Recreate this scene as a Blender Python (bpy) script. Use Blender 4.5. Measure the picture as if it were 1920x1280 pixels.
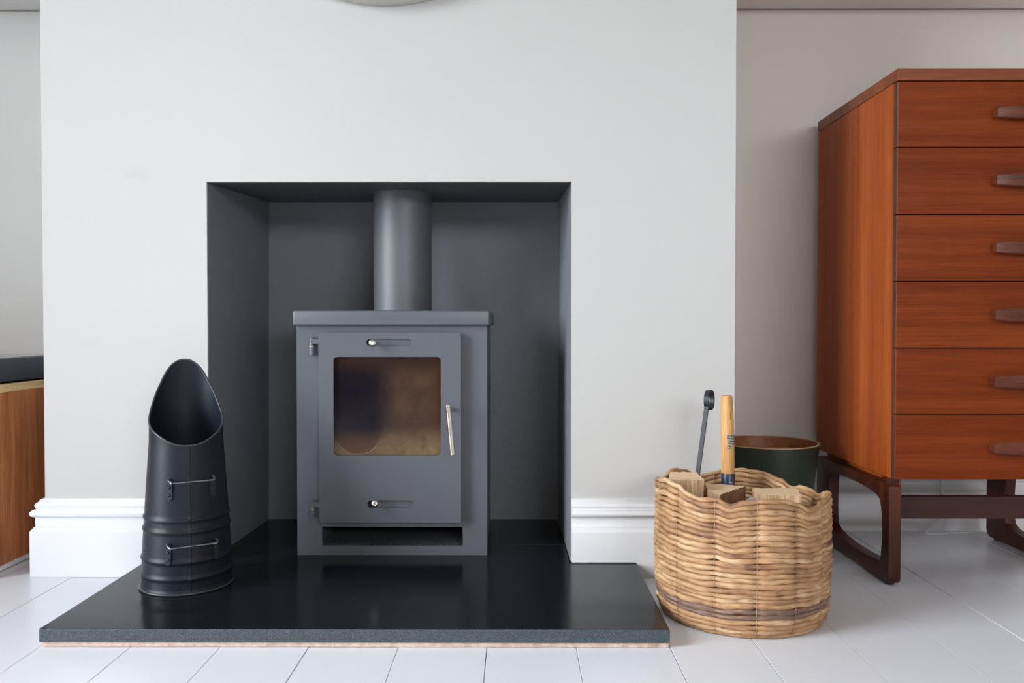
import bpy, bmesh, math, random
from mathutils import Vector, Matrix

random.seed(7)
scn = bpy.context.scene
for o in list(bpy.data.objects):
    bpy.data.objects.remove(o)
COL = scn.collection
PI = math.pi

# ------------------------------------------------------------------ camera
F_PX, W_PX = 1552.0, 1920.0
cam_data = bpy.data.cameras.new('camera')
cam_data.sensor_width = 36.0
cam_data.lens = F_PX / W_PX * 36.0
cam_data.clip_start = 0.02
cam = bpy.data.objects.new('camera', cam_data)
COL.objects.link(cam)
cam.location = (0.0, -1.79, 0.539)
cam.rotation_euler = (PI / 2 - math.atan(28 / F_PX), 0.0, math.atan(6 / F_PX))
scn.camera = cam

# ------------------------------------------------------------------ daylight
SKY_STRENGTH = 24.0
world = bpy.data.worlds.new('overcast_sky')
scn.world = world
world.use_nodes = True
wnt = world.node_tree
bg = wnt.nodes['Background']
bg.inputs['Strength'].default_value = SKY_STRENGTH
# overcast sky above the horizon, darker ground below it
_tc = wnt.nodes.new('ShaderNodeTexCoord')
_sp = wnt.nodes.new('ShaderNodeSeparateXYZ')
_rp = wnt.nodes.new('ShaderNodeValToRGB')
_mr = wnt.nodes.new('ShaderNodeMapRange')
_mr.inputs['From Min'].default_value = -1.0
_mr.inputs['From Max'].default_value = 1.0
wnt.links.new(_tc.outputs['Generated'], _sp.inputs[0])
wnt.links.new(_sp.outputs['Z'], _mr.inputs['Value'])
wnt.links.new(_mr.outputs[0], _rp.inputs['Fac'])
for _e, (_p, _c) in zip([_rp.color_ramp.elements[0], _rp.color_ramp.elements[1], _rp.color_ramp.elements.new(0.5)],
                        [(0.46, (0.10, 0.105, 0.10, 1)), (1.0, (0.95, 0.965, 0.985, 1)), (0.54, (0.86, 0.91, 0.965, 1))]):
    _e.position = _p
    _e.color = _c
wnt.links.new(_rp.outputs['Color'], bg.inputs['Color'])

# room shell (metres); the chimney breast front is the plane y = 0
XL, XR, YB, YF, ZC = -2.8, 2.9, -4.2, 0.41, 2.75
WIN_L = (-2.62, -0.92, 0.20, 2.50)      # y0, y1, z0, z1 in the left wall
WIN_B = (0.55, 2.55, 1.20, 1.80)        # x0, x1, z0, z1 in the rear wall

def portal(name, loc, rot, sx, sy):
    l = bpy.data.lights.new(name, 'AREA')
    l.shape = 'RECTANGLE'
    l.size, l.size_y = sx, sy
    l.cycles.is_portal = True
    o = bpy.data.objects.new(name, l)
    COL.objects.link(o)
    o.location = loc
    o.rotation_euler = rot
    return o

portal('window_portal', (XL - 0.13, (WIN_L[0] + WIN_L[1]) / 2, (WIN_L[2] + WIN_L[3]) / 2),
       (PI / 2, 0, -PI / 2), WIN_L[1] - WIN_L[0], WIN_L[3] - WIN_L[2])
portal('window_portal', ((WIN_B[0] + WIN_B[1]) / 2, YB - 0.13, (WIN_B[2] + WIN_B[3]) / 2),
       (PI / 2, 0, 0), WIN_B[1] - WIN_B[0], WIN_B[3] - WIN_B[2])

vs = scn.view_settings
vs.view_transform = 'Standard'
vs.look = 'None'
vs.gamma = 1.0
vs.exposure = 0.0
vs.use_curve_mapping = False
scn.cycles.use_denoising = True
scn.cycles.max_bounces = 14
scn.cycles.diffuse_bounces = 8
scn.cycles.sample_clamp_indirect = 8.0

# ------------------------------------------------------------------ materials
def srgb(r, g, b):
    def f(c):
        c /= 255.0
        return c / 12.92 if c <= 0.04045 else ((c + 0.055) / 1.055) ** 2.4
    return (f(r), f(g), f(b), 1.0)

class Mat:
    def __init__(self, name):
        self.m = bpy.data.materials.new(name)
        self.m.use_nodes = True
        self.nt = self.m.node_tree
        self.b = self.nt.nodes['Principled BSDF']
        self.tc = self.nt.nodes.new('ShaderNodeTexCoord')
        self.vec = self.tc.outputs['Object']
    def n(self, t, **kw):
        nd = self.nt.nodes.new(t)
        for k, v in kw.items():
            setattr(nd, k, v)
        return nd
    def l(self, a, b):
        self.nt.links.new(a, b)
    def set(self, **kw):
        for k, v in kw.items():
            self.b.inputs[k.replace('_', ' ')].default_value = v
        return self
    def mapped(self, scale, loc=(0, 0, 0), src=None, rnd=0.0):
        mp = self.n('ShaderNodeMapping')
        mp.inputs['Scale'].default_value = scale
        mp.inputs['Location'].default_value = loc
        src = src or self.vec
        if rnd:
            oi = self.n('ShaderNodeObjectInfo')
            ml = self.n('ShaderNodeMath', operation='MULTIPLY')
            self.l(oi.outputs['Random'], ml.inputs[0])
            ml.inputs[1].default_value = rnd
            ad = self.n('ShaderNodeVectorMath', operation='ADD')
            self.l(src, ad.inputs[0])
            self.l(ml.outputs[0], ad.inputs[1])
            src = ad.outputs[0]
        self.l(src, mp.inputs['Vector'])
        return mp.outputs['Vector']
    def noise(self, vec, scale=1.0, detail=4.0, rough=0.55, dist=0.0):
        nz = self.n('ShaderNodeTexNoise')
        nz.inputs['Scale'].default_value = scale
        nz.inputs['Detail'].default_value = detail
        nz.inputs['Roughness'].default_value = rough
        nz.inputs['Distortion'].default_value = dist
        self.l(vec, nz.inputs['Vector'])
        return nz.outputs['Fac']
    def ramp(self, fac, stops):
        r = self.n('ShaderNodeValToRGB')
        el = r.color_ramp.elements
        while len(el) < len(stops):
            el.new(0.5)
        for e, (p, c) in zip(el, stops):
            e.position = p
            e.color = c if len(c) == 4 else (*c, 1)
        self.l(fac, r.inputs['Fac'])
        return r.outputs['Color']
    def mix(self, fac, a, b, blend='MIX'):
        m = self.n('ShaderNodeMix', data_type='RGBA', blend_type=blend)
        for v, s in ((fac, m.inputs[0]), (a, m.inputs[6]), (b, m.inputs[7])):
            if isinstance(v, (int, float)):
                s.default_value = v
            elif isinstance(v, tuple):
                s.default_value = v
            else:
                self.l(v, s)
        return m.outputs[2]
    def col(self, sock):
        self.l(sock, self.b.inputs['Base Color'])
        return self
    def bump(self, height, strength=0.2, dist=0.001):
        bp = self.n('ShaderNodeBump')
        bp.inputs['Strength'].default_value = strength
        bp.inputs['Distance'].default_value = dist
        self.l(height, bp.inputs['Height'])
        self.l(bp.outputs['Normal'], self.b.inputs['Normal'])
        return self
    def rough(self, sock, lo, hi):
        mr = self.n('ShaderNodeMapRange')
        mr.inputs['To Min'].default_value = lo
        mr.inputs['To Max'].default_value = hi
        self.l(sock, mr.inputs['Value'])
        self.l(mr.outputs[0], self.b.inputs['Roughness'])
        return self

def paint(name, c, rough=0.6, scale=220, bump=0.12, var=0.04, bd=0.0006):
    m = Mat(name)
    m.set(Roughness=rough)
    big = m.noise(m.mapped((1, 1, 1)), 2.2, 3)
    c2 = tuple(x * (1 - var) for x in c[:3]) + (1,)
    m.col(m.mix(big, c, c2))
    m.bump(m.noise(m.mapped((1, 1, 1)), scale, 3), bump, bd)
    return m

def wood(name, dark, mid, light, axis='x', rough=0.38, stretch=0.05, fine=240.0, rnd=7.0, bump=0.06, broad=14.0, spec=0.28, dist=0.6):
    """straight grain running along one axis"""
    m = Mat(name)
    s = {'x': (stretch, 1, 1), 'y': (1, stretch, 1), 'z': (1, 1, stretch)}[axis]
    v = m.mapped(s, rnd=rnd)
    a = m.noise(v, broad, 5, 0.6, dist)
    b = m.noise(v, fine, 3, 0.7)
    base = m.ramp(a, [(0.28, dark), (0.5, mid), (0.74, light)])
    grain = m.ramp(b, [(0.35, (0.72, 0.72, 0.72, 1)), (0.6, (1.08, 1.08, 1.08, 1))])
    m.col(m.mix(0.8, base, grain, 'MULTIPLY'))
    m.set(Roughness=rough)
    m.set(Specular_IOR_Level=spec)
    m.bump(b, bump, 0.0005)
    return m

M_BREAST = paint('white_wall_paint', (0.532, 0.528, 0.518, 1), 0.55)
# faint scuffs left on the paint
def scuffs():
    m = M_BREAST
    col_from = m.b.inputs['Base Color'].links[0].from_socket
    out = col_from
    for (x, z, sx, sz, k) in ((-0.818, 0.872, 0.034, 0.018, 0.12), (-0.925, 0.505, 0.030, 0.016, 0.09), (-0.80, 0.862, 0.016, 0.022, 0.10)):
        v = m.mapped((1 / sx, 0, 1 / sz), (-x / sx, 0, -z / sz))
        nz = m.n('ShaderNodeTexNoise')
        nz.inputs['Scale'].default_value = 1.3
        m.l(v, nz.inputs['Vector'])
        ad = m.n('ShaderNodeVectorMath', operation='ADD')
        m.l(v, ad.inputs[0])
        m.l(nz.outputs['Color'], ad.inputs[1])
        sb = m.n('ShaderNodeVectorMath', operation='SUBTRACT')
        m.l(ad.outputs[0], sb.inputs[0])
        sb.inputs[1].default_value = (0.5, 0.5, 0.5)
        g = m.n('ShaderNodeTexGradient', gradient_type='SPHERICAL')
        m.l(sb.outputs[0], g.inputs['Vector'])
        mu = m.n('ShaderNodeMath', operation='MULTIPLY')
        m.l(g.outputs['Fac'], mu.inputs[0])
        mu.inputs[1].default_value = k * 2.0
        out = m.mix(mu.outputs[0], out, (0.42, 0.40, 0.37, 1))
    m.col(out)
scuffs()
M_ALCOVE = paint('bounce_lit_alcove_paint', (0.68, 0.645, 0.605, 1), 0.6)  # same wall paint, lightened and warmed so its colour carries bounce light
M_ALCOVEL = paint('lightened_left_alcove_paint', (0.70, 0.70, 0.685, 1), 0.6)  # same white wall paint, lightened to put the alcove's light into the colour
M_SHELF = paint('shelf_paint', (0.80, 0.75, 0.69, 1), 0.55)
M_ROOM = paint('room_wall_paint', (0.58, 0.50, 0.43, 1), 0.7)
M_CEIL = paint('ceiling_paint', (0.72, 0.68, 0.63, 1), 0.8)
M_NICHE = paint('slate_niche_paint', (0.205, 0.220, 0.242, 1), 0.5, 60, 0.5, 0.15, 0.0015)
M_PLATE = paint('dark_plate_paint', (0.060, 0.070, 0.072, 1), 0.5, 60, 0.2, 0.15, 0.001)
M_TRIM = paint('white_gloss_trim', (0.755, 0.77, 0.795, 1), 0.28, 120, 0.06, 0.03)
M_FLOOR = paint('white_floor_paint', (0.755, 0.80, 0.868, 1), 0.30, 45, 0.22, 0.05, 0.0012)
M_GAP = Mat('floor_gap').set(Base_Color=(0.26, 0.26, 0.27, 1), Roughness=0.9)
M_MORTAR = Mat('pink_mortar')
M_MORTAR.col(M_MORTAR.ramp(M_MORTAR.noise(M_MORTAR.vec, 90, 5), [(0.3, (0.50, 0.33, 0.26, 1)), (0.7, (0.72, 0.55, 0.46, 1))]))
M_MORTAR.bump(M_MORTAR.noise(M_MORTAR.vec, 300, 4), 0.8, 0.002).set(Roughness=0.9)

def granite(name, polished):
    m = Mat(name)
    sp = m.noise(m.vec, 900, 2, 0.8)
    sp2 = m.noise(m.vec, 420, 3, 0.7)
    if polished:
        m.col(m.ramp(sp, [(0.45, (0.006, 0.0075, 0.009, 1)), (0.66, (0.013, 0.019, 0.026, 1)), (0.78, (0.10, 0.11, 0.12, 1))]))
        m.rough(sp2, 0.13, 0.21)
        m.set(Specular_IOR_Level=0.18)
    else:
        m.col(m.ramp(sp, [(0.36, (0.020, 0.026, 0.033, 1)), (0.55, (0.055, 0.070, 0.085, 1)), (0.72, (0.17, 0.20, 0.23, 1))]))
        m.set(Roughness=0.55)
        m.bump(sp2, 0.4, 0.0006)
    return m
M_GRAN = granite('polished_black_granite', True)
M_GRANE = granite('honed_granite_edge', False)

M_STOVE = Mat('grey_stove_paint').set(Base_Color=(0.112, 0.121, 0.141, 1), Roughness=0.42, Metallic=0.15)
M_STOVE.bump(M_STOVE.noise(M_STOVE.vec, 700, 2), 0.10, 0.0003)
M_PIPE = Mat('grey_flue_paint').set(Base_Color=(0.12, 0.125, 0.137, 1), Roughness=0.50, Metallic=0.30)
M_PIPE.bump(M_PIPE.noise(M_PIPE.vec, 600, 2), 0.08, 0.0003)
M_SOOT = Mat('soot_black').set(Roughness=0.85)
M_SOOT.col(M_SOOT.ramp(M_SOOT.noise(M_SOOT.vec, 60, 5), [(0.4, (0.012, 0.011, 0.010, 1)), (0.75, (0.05, 0.045, 0.04, 1))]))
M_ROPE = Mat('fire_cement').set(Base_Color=(0.10, 0.085, 0.07, 1), Roughness=0.9)
M_CHROME = Mat('polished_steel').set(Base_Color=(0.78, 0.75, 0.71, 1), Metallic=1.0, Roughness=0.2)
M_BRASS = Mat('brass_washer').set(Base_Color=(0.75, 0.58, 0.38, 1), Metallic=1.0, Roughness=0.3)
M_STEEL = Mat('bright_wire').set(Base_Color=(0.20, 0.215, 0.235, 1), Metallic=0.8, Roughness=0.33)
M_HOD = Mat('black_hod_enamel').set(Base_Color=(0.009, 0.013, 0.021, 1), Roughness=0.42, Specular_IOR_Level=0.27)
M_HOD.bump(M_HOD.noise(M_HOD.vec, 500, 2), 0.06, 0.0003)
M_HODRIM = Mat('worn_hod_rim').set(Base_Color=(0.06, 0.066, 0.078, 1), Metallic=0.4, Roughness=0.33)
M_IRON = Mat('black_iron').set(Base_Color=(0.020, 0.024, 0.032, 1), Roughness=0.38, Metallic=0.2)

# sooted stove glass: brown tar film, a burnt-off dark patch upper left, pale ash along the bottom
def soot_glass():
    m = Mat('sooted_stove_glass')
    sx = m.n('ShaderNodeSeparateXYZ')
    nz = m.n('ShaderNodeTexNoise')
    nz.inputs['Scale'].default_value = 9.0
    nz.inputs['Detail'].default_value = 3.0
    m.l(m.vec, nz.inputs['Vector'])
    sc = m.n('ShaderNodeVectorMath', operation='SCALE')
    sc.inputs['Scale'].default_value = 0.022
    m.l(nz.outputs['Color'], sc.inputs[0])
    ad = m.n('ShaderNodeVectorMath', operation='ADD')
    m.l(m.vec, ad.inputs[0])
    m.l(sc.outputs[0], ad.inputs[1])
    # vec is relative to the stove base (-0.2735, 0.04, 0.031); pane spans x -0.125..0.111, z 0.225..0.441
    m.l(ad.outputs[0], sx.inputs[0])
    def rng(sock, a, b):
        r = m.n('ShaderNodeMapRange', interpolation_type='SMOOTHSTEP')
        r.inputs['From Min'].default_value = a
        r.inputs['From Max'].default_value = b
        m.l(sock, r.inputs['Value'])
        return r.outputs[0]
    X, Z = sx.outputs['X'], sx.outputs['Z']
    film = m.ramp(m.noise(m.vec, 26, 4), [(0.3, srgb(60, 43, 34)), (0.7, srgb(76, 57, 44))])
    dark = m.ramp(m.noise(m.vec, 14, 3), [(0.35, srgb(12, 13, 24)), (0.7, srgb(30, 24, 30))])
    c = m.mix(rng(X, -0.030, 0.040), dark, film)
    edge = m.mix(rng(X, 0.085, 0.125), c, srgb(60, 38, 24))
    top = m.mix(rng(Z, 0.405, 0.450), edge, srgb(48, 33, 26))
    low = m.mix(rng(Z, 0.300, 0.245), top, srgb(82, 58, 44))
    ash = m.ramp(m.noise(m.vec, 45, 5), [(0.3, srgb(92, 74, 53)), (0.7, srgb(122, 101, 76))])
    # a burnt-clean round bite in the ash at lower left
    v = m.mapped((1 / 0.060, 0, 1 / 0.062), (0.062 / 0.060, 0, -0.292 / 0.062), src=ad.outputs[0])
    ln = m.n('ShaderNodeVectorMath', operation='LENGTH')
    m.l(v, ln.inputs[0])
    inv = rng(Z, 0.308, 0.240)
    bite = rng(ln.outputs['Value'], 0.78, 1.12)
    mu = m.n('ShaderNodeMath', operation='MULTIPLY')
    m.l(inv, mu.inputs[0])
    m.l(bite, mu.inputs[1])
    base = m.mix(mu.outputs[0], low, ash)
    ring1 = m.n('ShaderNodeMath', operation='COMPARE')
    m.l(ln.outputs['Value'], ring1.inputs[0])
    ring1.inputs[1].default_value = 0.93
    ring1.inputs[2].default_value = 0.014
    rz = m.n('ShaderNodeMath', operation='MULTIPLY')
    m.l(ring1.outputs[0], rz.inputs[0])
    m.l(rng(Z, 0.268, 0.245), rz.inputs[1])
    rz2 = m.n('ShaderNodeMath', operation='MULTIPLY')
    m.l(rz.outputs[0], rz2.inputs[0])
    rz2.inputs[1].default_value = 0.4
    base = m.mix(rz2.outputs[0], base, srgb(165, 145, 118))
    m.col(base)
    m.set(Roughness=0.10, Specular_IOR_Level=0.22)
    return m
M_GLASS = soot_glass()

TEAK_D, TEAK_M, TEAK_L = (0.122, 0.0200, 0.0046, 1), (0.166, 0.0300, 0.0066, 1), (0.215, 0.0435, 0.0098, 1)
M_TEAK_F = wood('teak_drawer_veneer', TEAK_D, TEAK_M, TEAK_L, 'x', 0.42, 0.022, 420, 7, 0.03, 34, 0.08, 0.12)
M_TEAK_S = wood('teak_side_veneer', (0.26, 0.050, 0.010, 1), (0.345, 0.074, 0.014, 1), (0.43, 0.108, 0.020, 1), 'z', 0.42, 0.022, 420, 7, 0.03, 40, 0.12, 0.12)
M_TEAK_T = wood('teak_top_veneer', (0.15, 0.04, 0.016, 1), (0.21, 0.060, 0.022, 1), (0.27, 0.085, 0.03, 1), 'x', 0.38, 0.03, 420, 7, 0.03, 30, 0.2, 0.2)
M_ROSE = wood('rosewood_legs', (0.030, 0.0070, 0.004, 1), (0.066, 0.015, 0.007, 1), (0.120, 0.028, 0.011, 1), 'z', 0.34, 0.08, 260, 7, 0.05, 26)
M_ROSE_X = wood('rosewood_rail', (0.018, 0.006, 0.005, 1), (0.034, 0.011, 0.008, 1), (0.060, 0.018, 0.011, 1), 'x', 0.36, 0.10, 220, 7, 0.05, 16)
M_HANDLE = wood('rosewood_handle', (0.060, 0.017, 0.009, 1), (0.105, 0.030, 0.015, 1), (0.16, 0.048, 0.023, 1), 'x', 0.34, 0.06, 300, 7, 0.05, 60, 0.2)
M_HANDLE_E = wood('teak_drawer_end', (0.050, 0.018, 0.010, 1), (0.085, 0.030, 0.016, 1), (0.12, 0.045, 0.022, 1), 'z', 0.36, 0.06, 300, 7, 0.05, 60)
M_WALNUT = wood('walnut_veneer', (0.34, 0.115, 0.045, 1), (0.54, 0.20, 0.08, 1), (0.72, 0.30, 0.125, 1), 'z', 0.42, 0.05, 260, 7, 0.05, 34)
M_OAK = wood('pale_ply_edge', (0.62, 0.42, 0.20, 1), (0.76, 0.54, 0.27, 1), (0.84, 0.64, 0.36, 1), 'y', 0.5, 0.05, 300, 7, 0.05, 60)
M_ASHH = wood('ash_tool_handle', (0.42, 0.20, 0.065, 1), (0.62, 0.33, 0.12, 1), (0.74, 0.45, 0.19, 1), 'z', 0.42, 0.06, 260, 7, 0.04, 55)
M_BINW = wood('bin_wood_lining', (0.20, 0.075, 0.032, 1), (0.28, 0.11, 0.048, 1), (0.36, 0.15, 0.07, 1), 'x', 0.45, 0.08, 240, 7, 0.05, 22)
M_BINEDGE = Mat('bin_ply_rim').set(Base_Color=(0.50, 0.33, 0.18, 1), Roughness=0.5)
M_GREEN = Mat('dark_green_lacquer').set(Base_Color=(0.018, 0.031, 0.018, 1), Roughness=0.5)
M_LEATHER = Mat('tan_leather').set(Base_Color=(0.32, 0.12, 0.05, 1), Roughness=0.55)
M_NAVY = Mat('navy_ferrule').set(Base_Color=(0.012, 0.030, 0.065, 1), Roughness=0.35)
M_BOX = Mat('slate_metal_case').set(Base_Color=(0.034, 0.046, 0.060, 1), Roughness=0.45)
M_BOXTOP = Mat('smoked_lid').set(Base_Color=(0.20, 0.22, 0.24, 1), Roughness=0.12)
M_WHITE = Mat('white_melamine').set(Base_Color=(0.78, 0.79, 0.82, 1), Roughness=0.4)
M_CABLE = Mat('white_cable').set(Base_Color=(0.72, 0.71, 0.70, 1), Roughness=0.45)
M_MIRFR = Mat('stone_mirror_rim').set(Base_Color=(0.50, 0.47, 0.41, 1), Roughness=0.45)
M_MIRROR = Mat('mirror_silver').set(Base_Color=(0.86, 0.88, 0.87, 1), Metallic=1.0, Roughness=0.02)

def log_side(name, d, m_, l_):
    m = Mat(name)
    v = m.mapped((1, 1, 0.035), rnd=5)
    a = m.noise(v, 34, 5, 0.65)
    b = m.noise(v, 190, 4, 0.75)
    base = m.ramp(a, [(0.3, d), (0.5, m_), (0.72, l_)])
    g = m.ramp(b, [(0.36, (0.62, 0.58, 0.55, 1)), (0.6, (1.1, 1.08, 1.05, 1))])
    m.col(m.mix(0.85, base, g, 'MULTIPLY')).set(Roughness=0.8)
    m.bump(b, 0.7, 0.002)
    return m
M_LOG = log_side('split_log_wood', (0.42, 0.25, 0.135, 1), (0.58, 0.385, 0.23, 1), (0.70, 0.51, 0.33, 1))
M_LOGB = log_side('bark_side', (0.14, 0.065, 0.035, 1), (0.23, 0.115, 0.06, 1), (0.32, 0.17, 0.09, 1))
M_LOGG = log_side('weathered_log', (0.24, 0.21, 0.19, 1), (0.36, 0.32, 0.29, 1), (0.46, 0.42, 0.38, 1))
M_END = Mat('sawn_log_end').set(Roughness=0.8)
_v = M_END.mapped((1, 1, 1), (0.06, 0.09, 0), rnd=0.02)
_w = M_END.n('ShaderNodeTexWave', wave_type='RINGS', rings_direction='Z')
_w.inputs['Scale'].default_value = 42
_w.inputs['Distortion'].default_value = 3.0
_w.inputs['Detail'].default_value = 2.0
M_END.l(_v, _w.inputs['Vector'])
M_END.col(M_END.ramp(_w.outputs['Fac'], [(0.2, (0.66, 0.46, 0.28, 1)), (0.8, (0.80, 0.62, 0.41, 1))]))
M_END.bump(_w.outputs['Fac'], 0.3, 0.001)

def coil_mat():
    m = Mat('twisted_hyacinth_leaf')
    uv = m.tc.outputs['UV']
    oi = m.n('ShaderNodeObjectInfo')
    cb = m.n('ShaderNodeCombineXYZ')
    ml = m.n('ShaderNodeMath', operation='MULTIPLY')
    m.l(oi.outputs['Random'], ml.inputs[0])
    ml.inputs[1].default_value = 37.0
    m.l(ml.outputs[0], cb.inputs['Z'])
    ad = m.n('ShaderNodeVectorMath', operation='ADD')
    m.l(uv, ad.inputs[0])
    m.l(cb.outputs[0], ad.inputs[1])
    v = ad.outputs[0]
    big = m.noise(m.mapped((1, 0.3, 1), src=v), 9, 3, 0.6)          # long colour lengths
    mid = m.noise(m.mapped((1, 3.0, 1), src=v), 46, 4, 0.65, 0.5)     # leaf blotches
    fine = m.noise(m.mapped((1, 10.0, 1), src=v), 42, 4, 0.7)         # fibres along the coil
    base = m.ramp(big, [(0.31, (0.14, 0.062, 0.038, 1)), (0.37, (0.31, 0.165, 0.085, 1)), (0.5, (0.465, 0.275, 0.138, 1)), (0.66, (0.63, 0.44, 0.265, 1))])
    bl = m.ramp(mid, [(0.30, (0.42, 0.34, 0.28, 1)), (0.42, (0.86, 0.82, 0.78, 1)), (0.56, (1.0, 0.98, 0.95, 1)), (0.72, (1.18, 1.16, 1.14, 1))])
    fi = m.ramp(fine, [(0.3, (0.80, 0.77, 0.74, 1)), (0.62, (1.06, 1.05, 1.04, 1))])
    c = m.mix(0.9, base, bl, 'MULTIPLY')
    m.col(m.mix(0.8, c, fi, 'MULTIPLY')).set(Roughness=0.55)
    m.bump(m.mix(0.5, mid, fine), 0.6, 0.0016)
    return m
M_COIL = coil_mat()
M_COILDARK = Mat('dark_brown_hyacinth').set(Roughness=0.55)
_n = M_COILDARK.noise(M_COILDARK.mapped((1, 6, 1), src=M_COILDARK.tc.outputs['UV']), 30, 4)
M_COILDARK.col(M_COILDARK.ramp(_n, [(0.33, (0.11, 0.062, 0.045, 1)), (0.55, (0.20, 0.118, 0.083, 1)), (0.75, (0.44, 0.28, 0.16, 1))]))
M_COILDARK.bump(_n, 0.5, 0.001)
M_THREAD = Mat('stitch_thread').set(Base_Color=(0.44, 0.30, 0.18, 1), Roughness=0.7)

def sticker_mat():
    m = Mat('torn_printed_sticker').set(Roughness=0.5)
    uv = m.tc.outputs['UV']
    w = m.n('ShaderNodeTexWave', wave_type='BANDS', bands_direction='Y')
    w.inputs['Scale'].default_value = 1.75
    m.l(uv, w.inputs['Vector'])
    brk = m.noise(m.mapped((16, 6, 1), src=uv), 1.0, 2)
    ln = m.ramp(w.outputs['Fac'], [(0.45, (0.03, 0.03, 0.03, 1)), (0.6, (0.38, 0.36, 0.32, 1))])
    m.col(m.mix(m.ramp(brk, [(0.56, (0, 0, 0, 1)), (0.62, (1, 1, 1, 1))]), ln, (0.40, 0.38, 0.34, 1)))
    return m
M_STICK = sticker_mat()

M_PANE = Mat('window_glass')
_nt = M_PANE.nt
_t = M_PANE.n('ShaderNodeBsdfTransparent')
_g = M_PANE.n('ShaderNodeBsdfGlossy')
_g.inputs['Roughness'].default_value = 0.02
_f = M_PANE.n('ShaderNodeFresnel')
_f.inputs['IOR'].default_value = 1.3
_mx = M_PANE.n('ShaderNodeMixShader')
M_PANE.l(_f.outputs[0], _mx.inputs[0])
M_PANE.l(_t.outputs[0], _mx.inputs[1])
M_PANE.l(_g.outputs[0], _mx.inputs[2])
M_PANE.l(_mx.outputs[0], _nt.nodes['Material Output'].inputs['Surface'])

# ------------------------------------------------------------------ mesh helpers
def new():
    return bmesh.new()

def bevel_sharp(bm, w, seg=2, ang=0.6):
    es = [e for e in bm.edges if len(e.link_faces) == 2 and e.calc_face_angle(0) > ang]
    if es:
        bmesh.ops.bevel(bm, geom=es, offset=w, segments=seg, affect='EDGES', profile=0.5, clamp_overlap=True)

def add_box(bm, x0, x1, y0, y1, z0, z1, bev=0.0, seg=2):
    t = bmesh.new()
    bmesh.ops.create_cube(t, size=1.0)
    for v in t.verts:
        v.co = Vector((x0 + (v.co.x + .5) * (x1 - x0), y0 + (v.co.y + .5) * (y1 - y0), z0 + (v.co.z + .5) * (z1 - z0)))
    if bev:
        bmesh.ops.bevel(t, geom=t.edges[:], offset=bev, segments=seg, affect='EDGES', profile=0.5)
    merge(bm, t)

def merge(bm, t):
    me = bpy.data.meshes.new('tmp')
    t.to_mesh(me)
    t.free()
    bm.from_mesh(me)
    bpy.data.meshes.remove(me)

def box(*a, **k):
    bm = new()
    add_box(bm, *a, **k)
    return bm

def rrect(u0, u1, v0, v1, r=0.0, n=5):
    if not isinstance(r, (list, tuple)) and r <= 0:
        return [(u0, v0), (u1, v0), (u1, v1), (u0, v1)]
    rr = r if isinstance(r, (list, tuple)) else (r,) * 4
    pts = []
    for (cu, cv, a0, q) in ((u1 - rr[1], v0 + rr[1], -PI / 2, rr[1]), (u1 - rr[2], v1 - rr[2], 0, rr[2]), (u0 + rr[3], v1 - rr[3], PI / 2, rr[3]), (u0 + rr[0], v0 + rr[0], PI, rr[0])):
        for i in range(n + 1):
            a = a0 + PI / 2 * i / n
            pts.append((cu + q * math.cos(a), cv + q * math.sin(a)))
    return pts

def plate(outer, holes, w0, w1, f, bev=0.0, seg=2):
    """flat plate with holes: outline in (u, v), thickness from w0 to w1, f maps (u, v, w) to a point"""
    bm = new()
    es = []
    for loop in [outer] + list(holes):
        vs_ = [bm.verts.new((u, v, 0)) for u, v in loop]
        for i in range(len(vs_)):
            es.append(bm.edges.new((vs_[i], vs_[(i + 1) % len(vs_)])))
    bmesh.ops.triangle_fill(bm, use_beauty=True, use_dissolve=False, edges=es)
    r = bmesh.ops.extrude_face_region(bm, geom=bm.faces[:])
    for e in r['geom']:
        if isinstance(e, bmesh.types.BMVert):
            e.co.z = 1.0
    for v in bm.verts:
        v.co = Vector(f(v.co.x, v.co.y, w0 + (w1 - w0) * v.co.z))
    bmesh.ops.recalc_face_normals(bm, faces=bm.faces[:])
    if bev:
        bevel_sharp(bm, bev, seg)
    return bm

XZ = lambda u, v, w: (u, w, v)
XY = lambda u, v, w: (u, v, w)
YZ = lambda u, v, w: (w, u, v)

def add_lathe(bm, prof, n=48, c=(0, 0, 0), close=False):
    rings = []
    for r, z in prof:
        rings.append([bm.verts.new((c[0] + r * math.cos(2 * PI * i / n), c[1] + r * math.sin(2 * PI * i / n), c[2] + z)) for i in range(n)])
    m = len(rings)
    for j in range(m if close else m - 1):
        a, b = rings[j], rings[(j + 1) % m]
        for i in range(n):
            bm.faces.new((a[i], a[(i + 1) % n], b[(i + 1) % n], b[i]))
    if not close:
        for rg, fl in ((rings[0], True), (rings[-1], False)):
            bm.faces.new(list(reversed(rg)) if fl else rg)

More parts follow.
